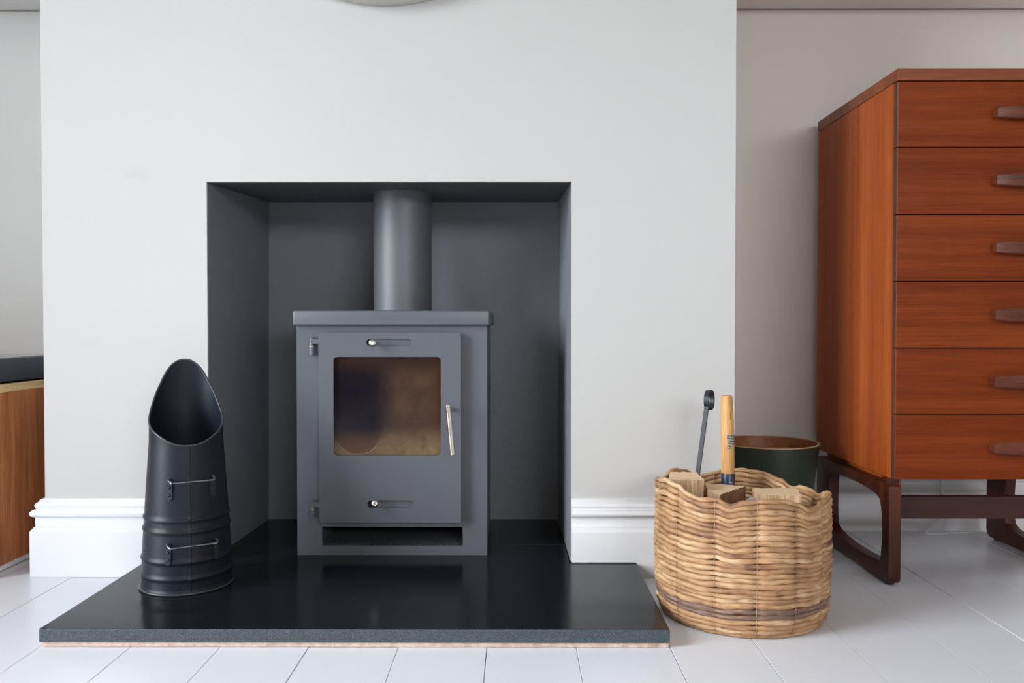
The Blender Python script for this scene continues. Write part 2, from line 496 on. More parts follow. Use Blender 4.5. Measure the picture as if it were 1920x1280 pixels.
def add_tube(bm, pts, rad, n=10, closed=False, cap=True):
    pts = [Vector(p) for p in pts]
    m = len(pts)
    rad = rad if isinstance(rad, (list, tuple)) else [rad] * m
    rings = []
    up = None
    for i, p in enumerate(pts):
        if closed:
            t = (pts[(i + 1) % m] - pts[i - 1]).normalized()
        else:
            t = (pts[min(i + 1, m - 1)] - pts[max(i - 1, 0)]).normalized()
        if up is None:
            ref = Vector((0, 0, 1)) if abs(t.z) < 0.9 else Vector((1, 0, 0))
            up = (ref - t * ref.dot(t)).normalized()
        else:
            up = (up - t * up.dot(t)).normalized()
        sd = t.cross(up)
        rings.append([bm.verts.new(p + (up * math.cos(2 * PI * k / n) + sd * math.sin(2 * PI * k / n)) * rad[i]) for k in range(n)])
    for i in range(m if closed else m - 1):
        a, b = rings[i], rings[(i + 1) % m]
        for k in range(n):
            bm.faces.new((a[k], b[k], b[(k + 1) % n], a[(k + 1) % n]))
    if not closed and cap:
        bm.faces.new(rings[0])
        bm.faces.new(list(reversed(rings[-1])))

def smooth_path(ctrl, per=8):
    c = [Vector(p) for p in ctrl]
    out = []
    for i in range(len(c) - 1):
        p0, p1, p2, p3 = c[max(i - 1, 0)], c[i], c[i + 1], c[min(i + 2, len(c) - 1)]
        for k in range(per):
            t = k / per
            out.append(0.5 * ((2 * p1) + (p2 - p0) * t + (2 * p0 - 5 * p1 + 4 * p2 - p3) * t * t + (3 * p1 - p0 - 3 * p2 + p3) * t ** 3))
    out.append(c[-1])
    return out

def add_rod(bm, a, b, r, n=20, bev=0.0):
    """straight rod between two points, ends slightly rounded"""
    a, b = Vector(a), Vector(b)
    d = (b - a).normalized()
    e = bev or r * 0.15
    add_tube(bm, [a, a + d * e, b - d * e, b], [r - e, r, r, r - e], n)

# ------------------------------------------------------------------ object helpers
def tag(o, label=None, cat=None, group=None, kind=None):
    if label: o['label'] = label
    if cat: o['category'] = cat
    if group: o['group'] = group
    if kind: o['kind'] = kind
    return o

def obj(name, bm, mat, parent=None, org=(0, 0, 0), smooth=None, normals=True):
    """one mesh object; the bmesh is in the space whose origin org becomes the object's origin"""
    if normals:
        bmesh.ops.recalc_face_normals(bm, faces=bm.faces[:])
    if any(org):
        bmesh.ops.translate(bm, vec=-Vector(org), verts=bm.verts[:])
    me = bpy.data.meshes.new(name)
    bm.to_mesh(me)
    bm.free()
    for mm in (mat if isinstance(mat, (list, tuple)) else [mat]):
        me.materials.append(mm.m)
    if smooth is not None:
        for p in me.polygons:
            p.use_smooth = True
        me.set_sharp_from_angle(angle=math.radians(smooth))
    o = bpy.data.objects.new(name, me)
    COL.objects.link(o)
    if parent is not None:
        o.parent = parent
    else:
        o.location = org
    return o

def thing(name, label, cat, loc=(0, 0, 0), rotz=0.0, group=None):
    o = bpy.data.objects.new(name, None)
    COL.objects.link(o)
    o.empty_display_size = 0.05
    o.location = loc
    o.rotation_euler = (0, 0, rotz)
    return tag(o, label, cat, group)

# ================================================================== THE SETTING
# floor: painted boards running towards the chimney breast, each board its own piece
floor = obj('floor', box(XL - .1, XR + .1, YB - .1, YF + .1, -0.05, -0.022), M_GAP)
tag(floor, 'white painted timber board floor', 'floor', kind='structure')
joints = [-0.6488, -0.4971, -0.3478, -0.1969, -0.0476, 0.1025, 0.2607, 0.4084, 0.5658, 0.7231]
while joints[0] > XL:
    joints.insert(0, joints[0] - 0.152 + random.uniform(-.002, .002))
while joints[-1] < XR:
    joints.append(joints[-1] + 0.1525 + random.uniform(-.003, .003))
for a, b in zip(joints[:-1], joints[1:]):
    g = random.choice((0.0003, 0.0004, 0.0006))
    dz = random.uniform(-0.0009, 0.0)
    obj('plank', box(a + g, b - g, YB - .05, YF + .05, -0.022, dz, bev=0.0006, seg=1), M_FLOOR, floor)

# chimney breast with the fireplace opening
NL, NR, NZ = -0.6662, 0.1212, 0.8508       # opening: left, right, lintel
BL, BR = -1.0225, 0.4745
CANT = 0.0
breast = new()
for nz_, ya, yb in ((NZ, 0.0, 0.0035), (NZ + .025, 0.0035, YF + .10)):
    merge(breast, plate([(BL, 0), (NL, 0), (NL, nz_), (NR, nz_), (NR, 0), (BR, 0), (BR, ZC), (BL, ZC)], [], ya, yb, XZ))
tag(obj('wall_center', breast, M_BREAST, smooth=40), 'white plastered chimney breast with square fireplace opening', 'wall', kind='structure')
# slate painted lining of the opening, set just behind the front arris
NB = 0.388
def slab4(p, q, th):        # quadrilateral p given a thickness along q
    bm = new()
    a = [bm.verts.new(x) for x in p]
    b = [bm.verts.new(Vector(x) + Vector(q) * th) for x in p]
    bm.faces.new(a); bm.faces.new(list(reversed(b)))
    for i in range(4):
        bm.faces.new((a[i], b[i], b[(i + 1) % 4], a[(i + 1) % 4]))
    return bm
Y1 = 0.0035
tag(obj('wall_niche_back', box(NL - .02, NR + .02, NB, NB + 0.02, 0.0, NZ + .03), M_NICHE), 'dark slate painted back of the fireplace opening', 'wall', kind='structure')
tag(obj('wall_niche_left', slab4([(NL + .0015, Y1, 0.0), (NL + .0145, NB, 0.0), (NL + .0195, NB, NZ + .02), (NL + .0015, Y1, NZ)], (-1, 0, 0), 0.03), M_NICHE),
    'dark slate painted left cheek of the fireplace opening', 'wall', kind='structure')
tag(obj('wall_niche_right', slab4([(NR - .0010, Y1, 0.0), (NR - .0090, NB, 0.0), (NR - .0080, NB, NZ + .02), (NR - .0010, Y1, NZ)], (1, 0, 0), 0.03), M_NICHE),
    'slate painted right cheek of the fireplace opening, lit by the window', 'wall', kind='structure')
SEAM = -0.2635
plates = []
for xa, xb in ((NL, SEAM - .0007), (SEAM + .0007, NR)):
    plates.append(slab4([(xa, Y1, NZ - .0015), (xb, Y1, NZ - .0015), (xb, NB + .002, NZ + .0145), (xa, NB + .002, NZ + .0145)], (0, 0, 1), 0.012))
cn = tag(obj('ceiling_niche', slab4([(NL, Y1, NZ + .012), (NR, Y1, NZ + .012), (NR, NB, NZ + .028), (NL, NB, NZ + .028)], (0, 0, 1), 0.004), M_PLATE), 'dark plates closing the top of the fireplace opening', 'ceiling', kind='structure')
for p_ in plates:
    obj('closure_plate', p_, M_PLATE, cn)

# alcove walls either side
AY = YF
tag(obj('wall_back', box(XL - .1, BL + .01, AY, AY + .1, 0, ZC), M_ALCOVEL), 'pale wall of the left alcove', 'wall', kind='structure')
tag(obj('wall_back', box(BR - .01, XR + .1, AY, AY + .1, 0, ZC), M_ALCOVE), 'white wall of the right alcove behind the chest', 'wall', kind='structure')

# unseen sides of the room
wl = new()
y0, y1, z0, z1 = WIN_L
for a in ((YB, y0, 0, ZC), (y1, AY, 0, ZC), (y0, y1, 0, z0), (y0, y1, z1, ZC)):
    add_box(wl, XL - .1, XL, a[0], a[1], a[2], a[3])
tag(obj('wall_left', wl, M_ROOM), 'room wall with the tall window on the left', 'wall', kind='structure')
wb = new()
x0, x1, z0b, z1b = WIN_B
for a in ((XL - .1, x0, 0, ZC), (x1, XR + .1, 0, ZC), (x0, x1, 0, z0b), (x0, x1, z1b, ZC)):
    add_box(wb, a[0], a[1], YB - .1, YB, a[2], a[3])
tag(obj('wall_rear', wb, M_ROOM), 'room wall behind the viewer', 'wall', kind='structure')
tag(obj('wall_right', box(XR, XR + .1, YB - .1, AY + .1, 0, ZC), M_ROOM), 'room wall on the right', 'wall', kind='structure')
tag(obj('ceiling', box(XL - .1, XR + .1, YB - .1, AY + .1, ZC, ZC + .08), M_CEIL), 'white room ceiling', 'ceiling', kind='structure')
def window(name, along, a0, a1, z0, z1, at):
    f = (lambda u, v, w: (at + w, u, v)) if along == 'y' else (lambda u, v, w: (u, at + w, v))
    mid = (z0 + z1) / 2
    t = 0.045
    fr = plate(rrect(a0, a1, z0, z1), [rrect(a0 + t, a1 - t, z0 + t, mid - .02), rrect(a0 + t, a1 - t, mid + .02, z1 - t)], -0.08, -0.03, f)
    o = obj(name, fr, M_TRIM)
    tag(o, 'white sash window frame letting in daylight', 'window', kind='structure')
    for q0, q1 in ((z0 + t, mid - .02), (mid + .02, z1 - t)):
        obj('pane', plate(rrect(a0 + t - .004, a1 - t + .004, q0 - .004, q1 + .004), [], -0.058, -0.054, f), M_PANE, o)
    return o
window('window_1', 'y', WIN_L[0], WIN_L[1], WIN_L[2], WIN_L[3], XL)
window('window_2', 'x', WIN_B[0], WIN_B[1], WIN_B[2], WIN_B[3], YB)

# skirting: moulded profile (projection, height)
P = 0.022
PROF = [(0.0, 0.1665), (0.004, 0.1660), (0.0075, 0.1635), (0.0085, 0.1605), (0.0125, 0.1580), (0.0150, 0.1540), (0.0145, 0.1490), (0.0125, 0.1462),
        (0.0128, 0.1452), (0.0185, 0.1430), (0.0215, 0.1395), (0.0220, 0.1350), (0.0205, 0.1305), (0.0165, 0.1278), (0.0140, 0.1272),
        (0.0138, 0.1080), (0.0150, 0.1066), (0.0170, 0.1058), (0.0172, 0.1035), (0.0190, 0.1020), (0.0215, 0.0985), (0.0220, 0.0960)]
def skirting(path, zb, name, label):
    """moulding swept along a mitred path of (x, y) wall points with outward normals"""
    bm = new()
    prof = PROF + [(P, zb)]
    prof = [(0.0, zb)] + prof
    rings = []
    for (x, y, nx, ny) in path:
        rings.append([bm.verts.new((x + nx * p, y + ny * p, z)) for p, z in prof])
    n = len(prof)
    for a, b in zip(rings[:-1], rings[1:]):
        for i in range(n):
            bm.faces.new((a[i], b[i], b[(i + 1) % n], a[(i + 1) % n]))
    bm.faces.new(rings[0])
    bm.faces.new(list(reversed(rings[-1])))
    return bm
HT = 0.031
b1 = skirting([(BL, AY, -1, 0), (BL, 0, -1, -1), (NL, 0, 0, -1)], HT + .002, 'a', '')
add_box(b1, BL - P, -0.8025, -P, -0.001, 0.0, HT + .002)
add_box(b1, BL - P, BL, -0.001, AY, 0.0, HT + .002)
tag(obj('baseboard_left', b1, M_TRIM, smooth=50), 'white moulded skirting on the left of the fireplace', 'skirting board', kind='structure')
b2 = skirting([(NR + .0005, 0, 0, -1), (BR, 0, 1, -1), (BR, AY, 1, 0)], HT + .002, 'a', '')
add_box(b2, 0.262, BR + P, -P, -0.001, 0.0, HT + .002)
add_box(b2, BR, BR + P, -0.001, AY, 0.0, HT + .002)
tag(obj('baseboard_center', b2, M_TRIM, smooth=50), 'white moulded skirting between fireplace and basket', 'skirting board', kind='structure')
tag(obj('baseboard_right', skirting([(BR + P, AY, 0, -1), (XR, AY, 0, -1)], 0.0, 'a', ''), M_TRIM, smooth=50), 'white skirting behind the teak chest', 'skirting board', kind='structure')
tag(obj('baseboard_back', skirting([(XL, AY, 0, -1), (BL - P, AY, 0, -1)], 0.0, 'a', ''), M_TRIM, smooth=50), 'white skirting behind the walnut cabinet', 'skirting board', kind='structure')

# ================================================================== HEARTH
hearth = thing('hearth', 'black granite hearth slab on a thin pink mortar bed', 'hearth', (-0.272, -0.20, 0))
HO = (-0.272, -0.20, 0)
HF, HL, HRr, HJ = -0.4105, -0.8010, 0.2595, 0.1343
def granite_part(outline):
    bm = plate(outline, [], 0.008, HT, XY, bev=0.0012, seg=2)
    bm.normal_update()
    for f in bm.faces:
        f.material_index = 0 if f.normal.z > 0.5 else 1
    return bm
e = 0.0006
obj('front_slab', granite_part([(HL, HF), (HRr, HF), (HRr, -P - .0006), (NR - .004, -P - .0006), (NR - .006, HJ - e), (NL + .007, HJ - e), (NL + .004, -P - .0006), (HL, -P - .0006)]), [M_GRAN, M_GRANE], hearth, HO)
obj('back_slab', granite_part([(NL + .0075, HJ + e), (NR - .0065, HJ + e), (NR - .0115, NB - .003), (NL + .0155, NB - .003)]), [M_GRAN, M_GRANE], hearth, HO)
mb = new()
n = 60                                            # uneven squeezed-out mortar edge
front = [(HL + .004 + (HRr - HL - .006) * i / n, HF + .003 + random.uniform(-.001, .001)) for i in range(n + 1)]
side = [(HRr - .0005 + random.uniform(-.0006, .0004), HF + .01 + (0.37) * i / 20) for i in range(21)]
mb = plate(front + side + [(HL + .004, -P - .004)], [], 0.0003, 0.0082, XY)
obj('mortar_bed', mb, M_MORTAR, hearth, HO)
obj('joint_line', box(NL + .008, NR - .007, HJ - .0005, HJ + .0005, 0.02, HT - .0004), Mat('grey_grout').set(Base_Color=(0.22, 0.23, 0.22, 1), Roughness=0.7), hearth, HO)

# ================================================================== WOOD BURNING STOVE
SO = (-0.2735, 0.04, HT)
stove = thing('wood_burning_stove', 'grey steel wood burning stove standing in the fireplace opening', 'stove', SO)
SL, SR, SF, SBK, ST = -0.4842, -0.0620, 0.040, 0.352, 0.552
bd = new()                                        # carcass behind the front plate
add_box(bd, SL + .002, SR - .002, SF + .005, SBK, 0.1000, ST)
add_box(bd, SL + .002, SL + .045, SF + .005, SBK, HT, 0.1000)
add_box(bd, SR - .045, SR - .002, SF + .005, SBK, HT, 0.1000)
add_box(bd, SL + .045, SR - .045, SF + .005, SBK, HT, 0.0500)
obj('body', bd, M_STOVE, stove, SO)
obj('ash_recess', box(SL + .046, SR - .046, SF + .20, SBK - .01, 0.0501, 0.0999), M_SOOT, stove, SO)
ash = new()
for i in range(34):
    x = random.choice((random.gauss(-.19, .05), random.gauss(-.13, .02), random.uniform(-.42, -.12)))
    x = max(-.425, min(-.12, x))
    t = bmesh.new()
    bmesh.ops.create_icosphere(t, subdivisions=1, radius=random.uniform(.0012, .0038))
    for v in t.verts:
        v.co = Vector((v.co.x * 1.7, v.co.y, v.co.z * .5)) + Vector((0, 0, 0))
    bmesh.ops.translate(t, vec=(x, SF + random.uniform(.006, .05), 0.0508), verts=t.verts[:])
    merge(ash, t)
tag(obj('ash_crumbs', ash, M_SOOT, stove, SO), 'black soot crumbs in the ash slot', kind='stuff')
obj('front_plate', plate(rrect(SL, SR, HT, ST, .0015, 2), [rrect(-0.4290, -0.1165, 0.0520, 0.0940, .0035, 4)], SF, SF + .005, XZ, bev=.0008, seg=1), M_STOVE, stove, SO)
lid = box(-0.4886, -0.0560, 0.025, SBK + .006, 0.5413, 0.5740, bev=0.004, seg=3)
obj('lid', lid, M_STOVE, stove, SO, smooth=35)

# flue
PXc, PYc, PR = -0.2690, 0.195, 0.0690
fl = new()
add_lathe(fl, [(PR, 0.0), (PR, 0.2835)], 64, (PXc, PYc, 0.5735))
obj('flue_pipe', fl, M_PIPE, stove, SO, smooth=40)
col = new()
add_lathe(col, [(PR + .0005, 0.0), (PR + .003, 0.0), (PR + .0035, 0.003), (PR + .0005, 0.004)], 64, (PXc, PYc, 0.8545), close=True)
obj('flue_seal', col, M_ROPE, stove, SO, smooth=40)

# door
DF = 0.022
SLOT_T = (-0.3262, -0.2268, 0.4962, 0.5120)
SLOT_B = (-0.3248, -0.2252, 0.1404, 0.1568)
GL = (-0.3987, -0.1630, 0.2557, 0.4724)
door = obj('door', plate(rrect(-0.4312, -0.1186, 0.1075, 0.5250, .003, 3),
           [rrect(*GL, .0085, 6), rrect(*SLOT_T, .0078, 6), rrect(*SLOT_B, .0081, 6)], DF, SF - .003, XZ, bev=.0012, seg=2), M_STOVE, stove, SO)
obj('glass_pane', box(GL[0] - .012, GL[1] + .012, DF + .0075, DF + .012, GL[2] - .012, GL[3] + .012), M_GLASS, door, SO)
for (u0, u1, v0, v1), kx, kz in ((SLOT_T, -0.3092, 0.5036), (SLOT_B, -0.3050, 0.1535)):
    obj('air_slider', box(u0 + .010, u1 + .006, DF + .0068, DF + .0085, v0 - .006, v1 + .006), M_STOVE, door, SO)
    obj('air_port', box(u0 - .004, u0 + .012, DF + .0090, DF + .0112, v0 - .004, v1 + .004), M_SOOT, door, SO)
    kb = new()
    add_lathe(kb, [(.0034, 0.0), (.0034, .016), (.0036, .0175), (.0068, .0195), (.0086, .0225), (.0090, .0255), (.0084, .0285), (.0064, .0310), (.0032, .0318), (.0024, .0312), (.0005, .0308)], 28)
    bmesh.ops.rotate(kb, cent=(0, 0, 0), matrix=Matrix.Rotation(PI / 2, 3, 'X'), verts=kb.verts[:])
    bmesh.ops.translate(kb, vec=(kx, DF + .006, kz), verts=kb.verts[:])
    obj('air_knob', kb, M_CHROME, door, SO, smooth=40)
hd = new()
ha, hb = Vector((-0.1448, -0.014, 0.3720)), Vector((-0.1342, -0.020, 0.2635))
add_rod(hd, ha, hb, 0.0056, 24, .0008)
add_rod(hd, (-0.1436, DF + .004, 0.3590), (-0.1436, -0.012, 0.3590), 0.0045, 18)
add_rod(hd, (-0.1440, -0.0150, 0.3560), (-0.1440, -0.0205, 0.3560), 0.0027, 14)
obj('door_handle', hd, M_CHROME, door, SO, smooth=40)
for zc, flip in ((0.4955, 1), (0.1355, -1)):
    xh = -0.4480
    hg = new()
    add_rod(hg, (xh, SF - .007, zc - .0195), (xh, SF - .007, zc - .0005), 0.0066, 22, .0008)
    add_rod(hg, (xh, SF - .007, zc + .0012), (xh, SF - .007, zc + .0195), 0.0056, 22, .0008)
    add_box(hg, xh + .002, -0.4300, SF - .0135, SF - .0035, zc + .005 if flip > 0 else zc + .004, zc + .017, bev=.001, seg=1)
    add_box(hg, xh - .004, xh + .004, SF - .004, SF + .001, zc - .017, zc - .003)
    o = obj('hinge', hg, M_STOVE, stove, SO, smooth=40)
    ws = new()
    add_rod(ws, (xh, SF - .007, zc - .0008), (xh, SF - .007, zc + .0014), 0.0064, 22, .0002)
    obj('washer', ws, M_BRASS, o, SO, smooth=40)
    hole = new()
    add_rod(hole, (xh, SF - .0136, zc + .0105 * flip), (xh, SF - .011, zc + .0105 * flip), 0.0015, 10, .0001)
    obj('pin_hole', hole, M_SOOT, o, SO)

# ================================================================== COAL HOD
CO = (-0.650, -0.1590, HT)
hod = thing('coal_hod', 'black metal coal hod with slanted open mouth standing on the hearth', 'coal scuttle', CO, math.radians(24.5))
def lerp_tab(tab, x):
    if x <= tab[0][0]: return tab[0][1]
    for (a, va), (b, vb) in zip(tab[:-1], tab[1:]):
        if x <= b:
            t = (x - a) / (b - a)
            return va + (vb - va) * t
    return tab[-1][1]
RT = [(0.0, .0865), (0.004, .0868), (0.007, .0842), (0.02, .0838), (0.06, .0828), (0.10, .0808), (0.20, .0745), (0.28, .0690), (0.33, .0682), (0.45, .0640)]
BEADS = [0.030, 0.062, 0.118, 0.140]
def hod_r(z):
    r = lerp_tab(RT, z)
    for b in BEADS:
        r += 0.0026 * math.exp(-((z - b) / 0.0036) ** 2)
    return r
def hod_rim(a):       # a = angle away from the front lip, 0..180
    tab = [(0, .281), (20, .284), (45, .297), (65, .309), (90, .325), (110, .349), (135, .392), (152, .4225), (168, .4375), (180, .4400)]
    # smooth interpolation through the table
    for (x0_, v0_), (x1_, v1_) in zip(tab[:-1], tab[1:]):
        if a <= x1_:
            i = tab.index((x0_, v0_))
            pm = tab[i - 1][1] if i > 0 else tab[1][1]
            pn = tab[i + 2][1] if i + 2 < len(tab) else tab[-2][1]
            t = (a - x0_) / (x1_ - x0_)
            return 0.5 * (2 * v0_ + (v1_ - pm) * t + (2 * pm - 5 * v0_ + 4 * v1_ - pn) * t * t + (3 * v0_ - pm - 3 * v1_ + pn) * t ** 3)
    return tab[-1][1]
NA, NZs = 96, 130
def hod_pt(k, s, inset=0.0):
    th = 2 * PI * k / NA
    a = abs(math.degrees(math.atan2(math.sin(th), math.cos(th))))
    top = hod_rim(a)
    zz = s * 0.20 / 0.62 if s < 0.62 else 0.20 + (top - 0.20) * (s - 0.62) / 0.38
    r = hod_r(zz) - inset
    return Vector((r * math.sin(th), -r * math.cos(th), zz))
hb_ = new()
outer = [[hb_.verts.new(hod_pt(k, j / NZs)) for k in range(NA)] for j in range(NZs + 1)]
inner = [[hb_.verts.new(hod_pt(k, s, .0016)) for k in range(NA)] for s in (1.0, .93, .85, .75, .6, .45, .3, .15, .03)]
rows = outer + inner
for a, b in zip(rows[:-1], rows[1:]):
    for k in range(NA):
        hb_.faces.new((a[k], a[(k + 1) % NA], b[(k + 1) % NA], b[k]))
hb_.faces.new(list(reversed(outer[0])))
hb_.faces.new(inner[-1])
hod_body = obj('body', hb_, M_HOD, hod, smooth=50)
rm = new()
add_tube(rm, [hod_pt(k, 1.0, .0006) for k in range(NA)], 0.0020, 8, closed=True)
obj('rim', rm, M_HODRIM, hod, smooth=60)
fo = new()
add_tube(fo, [(0.0866 * math.sin(2 * PI * k / 96), -0.0866 * math.cos(2 * PI * k / 96), 0.0026) for k in range(96)], 0.0025, 8, closed=True)
obj('foot_ring', fo, M_HODRIM, hod, smooth=60)
sm = new()                                        # folded vertical seam down the front
for k in range(40):
    z_ = 0.006 + (0.272) * k / 39
seam_pts = [(0.0, -hod_r(0.006 + 0.273 * k / 59) - .0002, 0.006 + 0.273 * k / 59) for k in range(60)]
L_, R_ = [], []
prev = None
for (x, y, z) in seam_pts:
    sec = [sm.verts.new((x - .0034, y + .0012, z)), sm.verts.new((x - .0034, y - .0016, z)), sm.verts.new((x + .0022, y - .0016, z)), sm.verts.new((x + .0040, y + .0012, z))]
    if prev:
        for i in range(3):
            sm.faces.new((prev[i], prev[i + 1], sec[i + 1], sec[i]))
    prev = sec
obj('seam', sm, M_HOD, hod, smooth=30)
for zc in (0.2135, 0.0925):
    A0, A1 = math.radians(-26.5), math.radians(35)
    r0 = hod_r(zc)
    pa = Vector((r0 * math.sin(A0), -r0 * math.cos(A0), zc))
    pb = Vector((r0 * math.sin(A1), -r0 * math.cos(A1), zc))
    na, nb = Vector((math.sin(A0), -math.cos(A0), 0)), Vector((math.sin(A1), -math.cos(A1), 0))
    qa, qb = pa + Vector((.002, -.016, 0)), pb + Vector((.003, -.012, 0.0))
    qm = (qa + qb) / 2 + Vector((0, -.006, 0))
    h = new()
    path = [pa + na * .001 + Vector((0, 0, .006)), pa + na * .007 + Vector((0, 0, .005)), qa + Vector((0, 0, .0005))] + [qa.lerp(qb, t) for t in (.06, .3, .5, .7, .94)] + [qb + Vector((0, 0, .0005)), pb + nb * .007 + Vector((0, 0, .005)), pb + nb * .001 + Vector((0, 0, .006))]
    add_tube(h, smooth_path(path, 5), 0.0019, 10)
    o = obj('handle', h, M_STEEL, hod, smooth=60)
    for A in (A0, A1):
        t = plate(rrect(-.0054, .0054, -.034, .004, .0052, 6), [], 0.0, 0.0026, lambda u, v, w: (u, -w, v), bev=.0007, seg=1)
        for dz in (-.010, -.024):
            rv = bmesh.new()
            bmesh.ops.create_uvsphere(rv, u_segments=12, v_segments=8, radius=.0030)
            bmesh.ops.translate(rv, vec=(0, -.0024, dz), verts=rv.verts[:])
            merge(t, rv)
        tilt = math.atan((hod_r(zc - .034) - hod_r(zc)) / .034)
        bmesh.ops.rotate(t, cent=(0, 0, 0), matrix=Matrix.Rotation(A, 3, 'Z') @ Matrix.Rotation(-tilt, 3, 'X'), verts=t.verts[:])
        bmesh.ops.translate(t, vec=(r0 * math.sin(A), -r0 * math.cos(A), zc), verts=t.verts[:])
        obj('bracket', t, M_IRON, o, smooth=40)

# ================================================================== LOG BASKET
BO = (0.428, -0.225, 0.0)
basket = thing('log_basket', 'round coiled water hyacinth basket full of split logs on the floor', 'basket', BO)
RIM = [(0, .244), (10, .243), (22, .236), (30, .227), (38, .229), (46, .233), (60, .240), (70, .2405), (85, .229), (98, .217), (110, .223), (118, .225), (125, .2175), (135, .227), (150, .240),
       (165, .244), (178, .240), (186, .238), (198, .2325), (210, .247), (225, .253), (240, .238), (255, .247), (270, .256), (285, .260), (300, .2515), (310, .243),
       (320, .2385), (330, .240), (338, .2325), (348, .240), (360, .244)]
def rim_h(deg):
    deg %= 360
    for (a, va), (b, vb) in zip(RIM[:-1], RIM[1:]):
        if deg <= b:
            t = (deg - a) / (b - a)
            t = t * t * (3 - 2 * t)
            return va + (vb - va) * t
SEAMS = [-31.5, -5.5, 20.5, 46.5, 72.5] + [72.5 + 28.4 * k for k in range(1, 9)]
def bask_r(z):
    return lerp_tab([(0, .1455), (.012, .1535), (.03, .1572), (.07, .1605), (.12, .1620), (.20, .1610), (.26, .1600)], z)
def seam_g(deg):
    g = 0.0
    for s in SEAMS:
        d = (deg - s + 180) % 360 - 180
        g = max(g, math.exp(-(d / 2.6) ** 2))
    return g
H0 = 0.237
widths = [random.uniform(.0072, .0104) for _ in range(27)]
k_ = H0 / sum(widths)
widths = [w * k_ for w in widths]
NSEG, NSEC = 180, 8
zc = 0.0
DARK = {4, 5}
coil_c = []
for i, w in enumerate(widths):
    cz = zc + w / 2
    zc += w
    coil_c.append(cz)
    bm = new()
    uvl = bm.loops.layers.uv.new('UVMap')
    ph = [random.uniform(0, 2 * PI) for _ in range(8)]
    tw = random.choice((22, 28, 34))
    rings = []
    for k in range(NSEG):
        dg = 360.0 * k / NSEG
        th = math.radians(dg)
        g = seam_g(dg)
        f = (cz / H0) ** 2.2
        z = cz + (rim_h(dg) - H0) * f
        z += (0.0022 * math.sin(2 * th + i * .11) + 0.0009 * math.sin(5 * th + 1.0 + i * .23) + .0009 * math.sin(9 * th + i * .45) + .0005 * math.sin(13 * th + ph[5])) * min(1, cz / .05)
        rr = bask_r(z) - w * .5 + 0.0006 * math.sin(3 * th + ph[2]) + .0004 * math.sin(17 * th + ph[3]) - .0028 * g * (0.4 + cz / H0)
        rs = w * 0.60 * (1 - .20 * g) * (1 + 0.07 * math.sin(tw * th + ph[4]) + .07 * math.sin(7 * th + ph[6]))
        z = max(z, rs + .0005)
        ring = []
        for s in range(NSEC):
            a = 2 * PI * s / NSEC
            q = rs * (1 + .10 * math.sin(2 * a + tw * 0.5 * th + ph[7]))
            r_ = rr + q * math.cos(a) * 1.02
            ring.append(bm.verts.new((r_ * math.sin(th), -r_ * math.cos(th), z + q * math.sin(a))))
        rings.append(ring)
    for k in range(NSEG):
        a, b = rings[k], rings[(k + 1) % NSEG]
        for s in range(NSEC):
            fc = bm.faces.new((a[s], b[s], b[(s + 1) % NSEC], a[(s + 1) % NSEC]))
            u0_ = ((k + NSEG // 2 - 8) % NSEG) / NSEG          # leaf texture starts at the back
            us = (u0_, u0_ + 1 / NSEG, u0_ + 1 / NSEG, u0_)
            vs2 = (s / NSEC, s / NSEC, (s + 1) / NSEC, (s + 1) / NSEC)
            for lp, u, v in zip(fc.loops, us, vs2):
                lp[uvl].uv = (u, v * .035)
    obj('coil', bm, M_COILDARK if i in DARK else M_COIL, basket, smooth=80)
bs = new()
add_lathe(bs, [(.0005, .0008), (.140, .0008), (.1445, .003), (.1445, .008), (.140, .010), (.0005, .010)], 64)
obj('base', bs, M_COIL, basket, smooth=40)
for s in SEAMS:
    th = math.radians(s)
    t = new()
    for side in (1, -1):
        pts = []
        for i in range(len(widths)):
            cz = coil_c[i]
            z = cz + (rim_h(s) - H0) * (cz / H0) ** 2.2
            r = bask_r(z) - widths[i] * .5 - .0028 * (0.4 + cz / H0) + side * (widths[i] * .56 * .80 + .0002)
            pts.append((r * math.sin(th), -r * math.cos(th), z))
        add_tube(t, pts, 0.00045, 6)
    obj('stitch', t, M_THREAD, basket, smooth=60)

